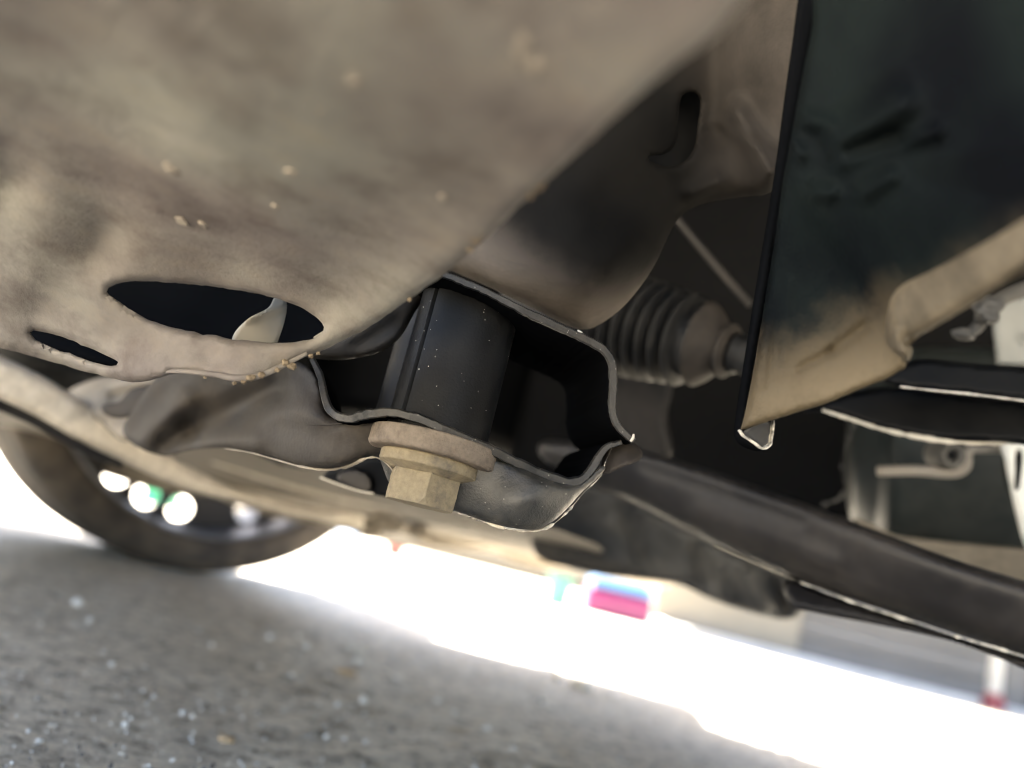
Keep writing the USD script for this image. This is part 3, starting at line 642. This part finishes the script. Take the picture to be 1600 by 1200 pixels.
obj('folded_lip', ribbon([(1157, 673), (1164, 682), (1180, 692), (1193, 701), (1203, 697), (1207, 682), (1210, 657)], [.201, .205, .206], [3, 4, 4, 3], np.array([0.004, 0.014, 0.001])), M['worn_glint'], panel, 'pale folded lip at the bottom corner', smooth=35)
obj('lip_web', sheet([(1162, 674), (1205, 660), (1203, 690), (1192, 697), (1178, 690)], [(1162, 674, .207), (1205, 660, .207), (1190, 697, .21)], .001, 3, step=4), M['grey'], panel)
tan_o = [(1392, 395), (1386, 450), (1381, 500), (1382, 528), (1392, 548), (1404, 556), (1416, 566), (1424, 556), (1424, 542), (1416, 534), (1440, 522), (1500, 487), (1560, 450), (1660, 392), (1660, 392), (1660, 230), (1520, 300), (1440, 350)]
def Dtan(x, y):
    yt = 400 - (x - 1390) * 0.60
    return Dp(x, y) + 0.0035 - 0.0075 * np.clip((y - yt) / 70, 0, 1) ** 0.8
obj('dirty_fold', sheet(tan_o, Dtan, .003, 30, 1.1, 5, edge_noise=1.2, bumps=[(1398, 520, 1410, 545, 10, .002), (1385, 440, 1383, 520, 6, -.001)]), M['panel_dirt'], panel, 'tan dusty rolled edge of the panel', smooth=60)

# --- the long lower arm and what hangs beside it
bar = obj('lower_arm', sheet([(840, 700), (900, 690), (960, 697), (1010, 706), (1070, 723), (1150, 748), (1280, 795), (1420, 848), (1510, 880), (1660, 925), (1660, 925), (1660, 1046), (1660, 1046), (1600, 1024), (1500, 993), (1400, 960), (1290, 923), (1200, 885), (1130, 855), (1060, 820), (980, 780), (900, 745)], [(860, 720, .44), (1000, 740, .405), (1200, 820, .35), (1200, 865, .355), (1400, 900, .315), (1640, 960, .285), (1640, 1040, .29), (1000, 785, .41)], .012, 38, 1.0, 7,
      bumps=[(1000, 728, 1250, 815, 10, -.002), (1100, 800, 1300, 880, 20, .003)]), M['bar'], car, 'long dark dusty suspension arm running to the lower right', smooth=60)
obj('seam_glint', pxtube([(1250, 910), (1290, 924), (1340, 944), (1400, 963), (1450, 979), (1500, 996), (1560, 1013), (1660, 1047)], [.338, .325, .315, .30, .288], [1.0, 1.9, 2.1, 2.1, 2.2], k=24, wob=1.0), M['worn_glint'], bar, 'thin seam along the arm with its highlight painted bright', smooth=True)  # highlight on the seam painted as a thin pale tube
obj('lower_flange', sheet([(1230, 905), (1290, 926), (1400, 964), (1500, 997), (1660, 1050), (1660, 1068), (1560, 1028), (1500, 1006), (1450, 993), (1390, 980), (1330, 968), (1270, 956), (1235, 945)], [(1240, 930, .36), (1400, 970, .335), (1640, 1050, .30)], .008, 10, step=6), M['bar_dark'], bar, smooth=50)
obj('heat_shield', sheet([(840, 775), (900, 755), (970, 775), (1060, 820), (1130, 855), (1200, 886), (1262, 916), (1262, 944), (1240, 966), (1200, 964), (1150, 950), (1110, 936), (1060, 913), (1000, 905), (950, 900), (890, 888), (840, 870), (830, 830)], [(850, 800, .62), (1000, 830, .60), (1000, 900, .62), (1240, 930, .55), (1150, 900, .56)], .006, 18, 1.0, 6, rough=.006,
      bumps=[(960, 820, 985, 880, 18, .010), (1000, 800, 1010, 870, 30, -.012), (1120, 890, 1130, 930, 14, .010), (1090, 860, 1100, 910, 14, -.010), (1165, 905, 1190, 950, 16, .012), (1205, 900, 1225, 950, 9, -.012), (1240, 910, 1250, 955, 10, .010)]), M['grey'], car, 'crumpled grey heat shield under the long arm', smooth=60)

# --- flat tan undertray beyond, seen almost edge-on, and its stay bar
pan_lev = level_depth(0.1425)
pan_o = [(-60, 600), (20, 640), (80, 662), (160, 690), (230, 705), (300, 695), (400, 700), (470, 722), (520, 732), (560, 742), (620, 765), (680, 785), (730, 800), (800, 822), (850, 822), (900, 838), (942, 858), (932, 872), (938, 884), (1010, 906), (1055, 914), (1040, 919), (1000, 912), (940, 900), (890, 890), (845, 888), (800, 876), (770, 863), (700, 856), (660, 850), (640, 838), (600, 830), (585, 842), (570, 838), (520, 822), (450, 812), (400, 800), (330, 776), (250, 768), (180, 748), (100, 722), (50, 715), (0, 692), (-60, 668)]
def Dpan(x, y):
    hz = 702.1 + (x * 0.24565)                      # nearer the horizon the tray would run off for ever: it stops at its far edge
    y2 = np.minimum(y, hz - 40 - 14 * np.tanh((y - (hz - 40)) / -30) * 0)
    return np.minimum((0.1425 - EYE) / np.maximum(ray(x, np.minimum(y, hz - 36))[..., 2], 1e-3), 1.15)
streaks = []
for k in range(26):
    x0 = rng.uniform(40, 800); hz = 702 + .24565 * x0
    y0 = hz - rng.uniform(45, 120); L = rng.uniform(70, 260); sl_ = rng.uniform(.22, .45)
    streaks.append((x0, y0, x0 + L, y0 + L * sl_, rng.uniform(3, 7), rng.uniform(-.012, .010)))
tray = obj('undertray', sheet(pan_o, Dpan, .008, 8, 0.8, 5, bumps=streaks), M['tan'], car, 'flat tan undertray seen nearly edge-on', smooth=60)
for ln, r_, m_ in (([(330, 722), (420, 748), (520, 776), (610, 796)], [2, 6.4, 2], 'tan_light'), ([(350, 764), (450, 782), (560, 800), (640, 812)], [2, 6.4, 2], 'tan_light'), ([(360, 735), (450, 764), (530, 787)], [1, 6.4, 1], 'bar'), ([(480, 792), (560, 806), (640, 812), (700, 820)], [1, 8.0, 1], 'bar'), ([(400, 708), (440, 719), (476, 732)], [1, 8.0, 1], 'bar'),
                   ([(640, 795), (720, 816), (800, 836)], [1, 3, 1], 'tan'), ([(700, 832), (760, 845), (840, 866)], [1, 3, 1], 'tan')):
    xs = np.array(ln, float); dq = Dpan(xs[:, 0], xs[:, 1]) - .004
    obj('rib_and_groove', pxtube(ln, dq, r_), M[m_], tray, smooth=True)  # pale ribs, plus dark tubes put in for shaded gaps
stay = obj('stay_bar', sheet([(-60, 530), (0, 556), (60, 585), (120, 620), (200, 665), (262, 710), (312, 738), (380, 768), (470, 795), (570, 816), (470, 806), (360, 782), (300, 768), (270, 757), (200, 726), (130, 692), (60, 652), (0, 624), (-60, 598)], [(-40, 570, .355), (100, 650, .395), (300, 750, .50), (440, 795, .61), (100, 625, .393)], .008, 20, 1.1, 5, rough=.002), M['tan_light'], car, 'tan dusty flat bar slanting across the lower left', smooth=60)
obj('stay_shade_line', pxtube([(-40, 612), (0, 630), (60, 658), (130, 700), (190, 726)], [.37, .40, .43], [11, 10, 5]), M['bar_dark'], stay, smooth=True)  # dark tube put in for the shade under the bar
for k, (x, y, s, d) in enumerate([(575, 826, 26, .98), (655, 828, 18, .98), (610, 816, 24, .95)]):
    obj('hanger', lump(at(x, y, d), (px(s, d), px(s, d), px(s * .6, d)), k + 90, 3, .3), M['tan'], car, smooth=True)

# --- right side: bars, caliper bracket, drum, wheel disc
b1_ = obj('upper_link', sheet([(1380, 590), (1430, 562), (1500, 566), (1660, 578), (1660, 578), (1660, 632), (1600, 625), (1500, 614), (1405, 604)], [(1400, 590, .30), (1640, 600, .29), (1500, 570, .298), (1500, 612, .295)], .008, 8, step=6), M['dark'], car, 'upper black link at the right with a bright lower edge')
obj('link_glint', pxtube([(1406, 604), (1450, 609), (1520, 616), (1600, 626), (1660, 633)], [.296, .29], [1.4, 2.2, 2.6], k=24, wob=.3), M['bright'], b1_, smooth=True)  # lower-edge highlight put in as a bright tube
b2_ = obj('lower_link', sheet([(1255, 640), (1320, 615), (1400, 604), (1500, 616), (1660, 634), (1660, 634), (1660, 690), (1560, 691), (1480, 688), (1400, 676), (1350, 662), (1290, 643)], [(1270, 640, .34), (1640, 650, .31), (1450, 620, .33), (1450, 680, .325)], .008, 8, step=6), M['dark'], car, 'lower black curved link at the right')
obj('link_glint', pxtube([(1285, 641), (1330, 655), (1370, 668), (1420, 680), (1480, 689), (1540, 691), (1600, 690), (1660, 688)], [.334, .326, .315], [2.2, 3.2, 4.6, 5, 4.4], k=24, wob=.25), M['white_edge'], b2_, smooth=True)  # highlight under this link, also a pale tube put in
dax = at(1640, 745, .50) - at(1330, 730, .54); dl = np.linalg.norm(dax)
dr = px(175, .55)
dcen = at(1326, 715, .56)
drum = obj('brake_drum', lathe([(0, 0), (dr * .45, 0), (dr * .6, .003), (dr * .72, .012), (dr * .80, .016), (dr * .95, .02), (dr * 1.0, .026), (dr * 1.0, dl * 1.2), (0, dl * 1.2)], dcen, dax, 90), M['drum'], car, 'grey-green brake drum behind the links', smooth=40)
obj('drum_light_strip', sheet([(1330, 818), (1400, 836), (1480, 846), (1660, 862), (1660, 862), (1660, 960), (1660, 960), (1500, 900), (1400, 860)], [(1350, 830, .475), (1640, 862, .455), (1500, 850, .465), (1600, 900, .47), (1400, 855, .475)], .01, 10, step=6), M['tan'], drum, 'tan strip put in for the light on the drum underside', smooth=50)  # tan sheet stands in for light on the underside
obj('knuckle_rim', pxtube([(1338, 656), (1324, 690), (1316, 725), (1320, 760), (1312, 778), (1282, 793), (1300, 806), (1340, 822)], [.47, .46, .45], [3, 4, 3.4], k=24, wob=1.0), M['grey'], drum, smooth=True)
obj('caliper_pipe', pxtube([(1372, 736), (1430, 735), (1490, 738), (1508, 728), (1512, 705), (1530, 702), (1590, 702)], [.42, .415, .41], [8, 8, 9, 9, 6, 6], k=6), M['light_pipe'], car, 'pale caliper pin bracket', smooth=True)
cb = at(1490, 712, .408)
obj('caliper_boss', lathe([(0, .006), (px(9, .41), .006), (px(10, .41), 0), (px(18, .41), -.001), (px(24, .41), .003), (px(25, .41), .014), (0, .014)], cb, fw, 40), M['grey'], car, smooth=40)
obj('boss_bolt', lathe([(0, -.002), (px(7, .41), -.002), (px(10, .41), .001), (px(10, .41), .008), (0, .008)], cb + fw * .003, fw, 6), M['dark'], car)
wheel2 = obj('wheel_disc', sheet([(1566, 690), (1680, 690), (1680, 690), (1680, 940), (1680, 940), (1640, 905), (1614, 875), (1600, 850), (1588, 808), (1578, 762), (1570, 720)], [(1570, 720, .395), (1660, 700, .39), (1640, 900, .40), (1600, 840, .40)], .008, 8, step=6, holes=[[(1588, 702), (1597, 704), (1596, 740), (1592, 764), (1586, 768), (1586, 735)]], rh=3), M['white'], car, 'white wheel disc with a narrow slot', smooth=40)
obj('disc_backing', sheet([(1572, 696), (1620, 696), (1620, 790), (1578, 780)], [(1572, 696, .415), (1620, 696, .415), (1600, 780, .415)], .004, 4, step=9), M['drum'], wheel2)
obj('white_bracket', sheet([(1555, 474), (1600, 462), (1660, 470), (1660, 470), (1660, 574), (1660, 574), (1600, 573), (1556, 571), (1556, 571)], [(1560, 480, .36), (1660, 500, .355), (1600, 570, .36)], .006, 8, step=6, bumps=[(1595, 530, 1610, 540, 6, -.002)]), M['grey_paint'], car, 'white bracket at the right edge')
hose = obj('hose', pxtube([(1690, 425), (1600, 452), (1560, 470), (1540, 492), (1526, 512), (1508, 524)], [.335, .33, .325], [13, 12, 10, 8], k=8), M['grey'], car, 'short grey hose with a clip below the panel edge', smooth=True)
obj('clip', lump(at(1506, 522, .32), px(np.array([19, 12, 9]), .32), 3, 3, .25), M['grey'], hose, smooth=True)
obj('clip', lump(at(1545, 486, .322), px(np.array([20, 16, 22]), .32), 8, 3, .5), M['grey'], hose, smooth=True)

# --- the far wheel, standing upright across the car
wc = on_level(246, 879); WR, WW = 0.33, 0.205
wdir = np.array([math.cos(math.radians(130)), math.sin(math.radians(130)), 0])       # axis, pointing to the far side
c0 = wc + up * WR - wdir * (WW / 2)
WS = WR / .292
typ = [(0.243, .012), (.2455, .004), (.249, 0), (.256, -.004), (.272, -.002), (.283, .003), (.289, .012), (.2915, .022), (.292, .034), (.286, .045), (.286, .05), (.292, .058), (.292, .082), (.286, .088), (.286, .095), (.292, .10), (.292, .125), (.286, .131), (.286, .138), (.292, .146), (.2915, .158), (.287, .168), (.278, .180), (.262, .186), (.249, .184), (.243, .172), (.238, .1)]
wheel = obj('wheel', lathe([(0.0, .168), (.035, .167), (.056, .165)], c0, wdir, 24), M['rim'], car, 'dusty wheel standing at the far left', smooth=40)
ty = lathe([(a * WS, b * WS * 1.28) for a, b in typ], c0, wdir, 120)
obj('tyre', ty, M['tyre'], wheel, smooth=50)
obj('rim', lathe([(a * WS, b * WS) for a, b in [(.2445, .006), (.240, .004), (.2385, .010), (.2375, .022), (.235, .035), (.234, .06), (.234, .15), (.238, .17), (.2405, .172), (.2425, .165), (.2395, .14), (.2385, .06), (.2395, .034), (.242, .012), (.2445, .006)]], c0, wdir, 110), M['rim'], wheel, smooth=40)
disc = Point(0, 0).buffer(.236, 64)
nh = 28
for k in range(nh):
    if k % 4 == 3:
        continue
    a = 2 * math.pi * k / nh - math.radians(88)
    e = shapely.affinity.rotate(shapely.affinity.scale(Point(0, 0).buffer(1, 24), (.0178), .0165), math.degrees(a) + 90, origin=(0, 0))
    disc = disc.difference(shapely.affinity.translate(e, math.cos(a) * .214, math.sin(a) * .214))
dm = trimesh.creation.extrude_polygon(disc, .006, engine='earcut')
wx, wy, wz = frame(wdir)
v = dm.vertices * WS
obj('wheel_disc', trimesh.Trimesh(c0 + v[:, :1] * wx + v[:, 1:2] * wy + (v[:, 2:] + .06) * wz, dm.faces), M['bar_dark'], wheel, smooth=30)

# ------------------------------------------------------------------ stone chips and grit on the concrete
big = [(555, 1014, 17, 9, 'flat white stone chip, largest of the pale chips left of the sunlit strip', 'stone'), (561, 1033, 9, 9, 'rounded white pebble touching the large flat chip', 'stone'), (540, 1051, 15, 7, 'flat tan stone chip just below the large white chip', 'tan_stone'),
       (352, 1158, 12, 10, 'square tan pebble nearest the camera at the bottom edge', 'tan_stone'), (907, 1072, 18, 11, 'glaring white stone just inside the shadow beside the sunlit strip', 'stone'), (870, 1057, 9, 7, 'small bright stone on the edge of the sunlit strip', 'stone'),
       (122, 942, 10, 8, 'white pebble lying below the far wheel', 'stone')]
for k, (x, y, s, hgt, lab, m) in enumerate(big):
    p = on_level(x, y + hgt * .4); d = float((p - C) @ fw)
    obj('pebble', lump(p + up * px(hgt, d) * .45, (px(s, d), px(s, d) * .8, px(hgt, d) * .8), k + 200, 2, .35), M[m], label=lab, cat='pebble', smooth=35)
small = [(140, 970, 5), (175, 1040, 6), (162, 1022, 5), (405, 1046, 7), (478, 1012, 8), (455, 1058, 6), (420, 997, 6), (467, 997, 6), (567, 1098, 8), (683, 1098, 7), (845, 1097, 7), (760, 1141, 7), (806, 1158, 6), (756, 1174, 6), (838, 1174, 5), (863, 1182, 5), (510, 1153, 5), (802, 1172, 5), (330, 1010, 5), (240, 1090, 4), (710, 1115, 5), (955, 1090, 6), (1070, 1192, 5), (620, 1060, 5), (300, 1120, 4)]
for k, (x, y, s) in enumerate(small):
    p = on_level(x, y); d = float((p - C) @ fw)
    obj('stone_chip', lump(p + up * px(s, d) * .4, px(s, d) * np.array([1, .9, .8]) * rng.uniform(.7, 1, 3), k + 300, 2, .35), M['stone'], label='tiny pale stone chip on the shaded concrete in front of the sunlit strip', cat='stone chip', group='tiny stone chips on the concrete', smooth=35)
def grains(n, lo, hi, seed, far=1.2):
    g = np.random.default_rng(seed)
    ico = trimesh.creation.icosphere(subdivisions=0)
    y = 0.22 + g.random(n) ** 2.2 * far; x = g.uniform(-.75, .65, n) * (0.35 + y)
    sc = g.uniform(lo, hi, n) * np.where(g.random(n) < .05, 2.0, 1.0)
    v = ico.vertices[None] * (sc[:, None] * g.uniform(.6, 1.2, (n, 3)))[:, None, :] + np.stack([x, y, g.uniform(0, .0012, n)], 1)[:, None, :]
    f = ico.faces[None] + (np.arange(n) * len(ico.vertices))[:, None, None]
    return trimesh.Trimesh(v.reshape(-1, 3), f.reshape(-1, 3), process=False)
obj('pale_grit', grains(6500, .0003, .0011, 21), M['pale_grain'], label='pale sand grains scattered over the shaded concrete', cat='grit', kind='stuff', smooth=False)
obj('dark_grit', grains(5200, .0003, .0010, 22), M['dark_grain'], label='dark sand grains scattered over the shaded concrete', cat='grit', kind='stuff', smooth=False)

# ------------------------------------------------------------------ far side of the yard: sunlit things and a shaded building
def tub(name, label, base, w, h, m, cat_, taper=.85, lid=None, rim=.012, parent=None):
    t = thing(name, label, cat_, base)
    r = w / 2
    obj('bowl', lathe([(0, 0), (r * taper, 0), (r * .97, h - .02), (r, h - .015), (r + rim, h - .012), (r + rim, h), (r - .005, h), (r * taper - .006, .01), (0, .01)], (0, 0, 0), up, 40), M[m], t, smooth=40)
    return t
p = on_level(958, 966)
t = thing('storage_box', 'bright pink plastic box with a blue lid standing on the sunlit ground', 'storage box', p)
obj('box_body', rbox((-.21, -.13, 0), (.21, .13, .165), .03), M['pink'], t, smooth=40)
obj('lid', rbox((-.19, -.135, .167), (.21, .135, .225), .02), M['blue'], t, smooth=40)
p = on_level(868, 948); tub('bucket', 'teal bucket left of the pink box', p, .14, .17, 'teal', 'bucket')
p = on_level(614, 871); tub('basin', 'red basin on the sunlit ground far behind the bolt', p, .2, .11, 'red', 'basin')
p = on_level(540, 850); t = thing('cushion_bag', 'pale blue bag right of the far wheel', 'bag', p)
obj('sack', lump((0, 0, .06), (.16, .1, .07), 500, 3, .2), M['blue'], t, smooth=True); obj('sack_tie', lump((0, 0, .13), (.02, .02, .02), 501, 2), M['blue'], t, smooth=True)
p = on_level(248, 790); t = thing('crate', 'green crate seen through a hole of the far wheel', 'crate', p)
obj('crate_side', rbox((-.1, -.08, 0), (.1, .08, .13), .012), M['green'], t, smooth=40); obj('crate_rim', rbox((-.11, -.09, .131), (.11, .09, .15), .008), M['green'], t, smooth=40)
for k, (x, y, s) in enumerate([(1030, 985, .05), (1180, 1015, .03), (1262, 1032, .04), (1450, 1078, .045), (1485, 1085, .05), (1535, 1100, .03), (1560, 1106, .06), (1010, 978, .03), (780, 922, .02)]):
    p = on_level(x, y)
    obj('rubble_stone', lump(p + up * s * .5, (s, s, s * .8), k + 600, 2, .3), M['stone'], label='sunlit white stone lying before the building', cat='stone', group='white stones before the building', smooth=35)

bx0 = on_level(1035, 984)
b = thing('building', 'shaded building with beige wall and grey roller shutter across the yard', 'building', (bx0[0], bx0[1] + .35, 0))
obj('wall', rbox((0, 0, 0), (1.05, .3, 3.1), .01), M['wall'], b, 'beige rendered wall')
sh = obj('shutter', rbox((1.05, .06, 0), (2.55, .1, 2.6), .005), M['shutter'], b, 'grey roller shutter')
for k in range(16):
    obj('slat', rbox((1.06, .035, .02 + k * .16), (2.54, .065, .02 + k * .16 + .15), .012), M['shutter'], sh)
obj('lintel', rbox((1.05, 0, 2.6), (5.5, .3, 3.1), .01), M['wall'], b)
obj('door', rbox((2.72, .05, 0), (5.5, .1, 2.6), .005), M['dark_grey'], b, 'dark grey door')
obj('pier', rbox((2.56, .02, 0), (2.715, .3, 2.6), .005), M['shutter'], b)
pv = obj('pavement', rbox((bx0[0] - .1, bx0[1] + .12, -.05), (bx0[0] + 6, bx0[1] + .35, .05), .015), M['kerb'], kind='structure')
p = on_level(1552, 1100)
t = thing('post', 'cream post with a red base in front of the dark door', 'post', (p[0] * (bx0[1] + .08) / p[1], bx0[1] + .08, 0))
obj('shaft', lathe([(0, .1), (.045, .1), (.045, 2.0), (0, 2.02)], (0, 0, 0), up, 24), M['post'], t, smooth=40)
obj('base', lathe([(0, 0), (.07, 0), (.065, .09), (.046, .11), (0, .11)], (0, 0, 0), up, 24), M['red'], t, smooth=40)
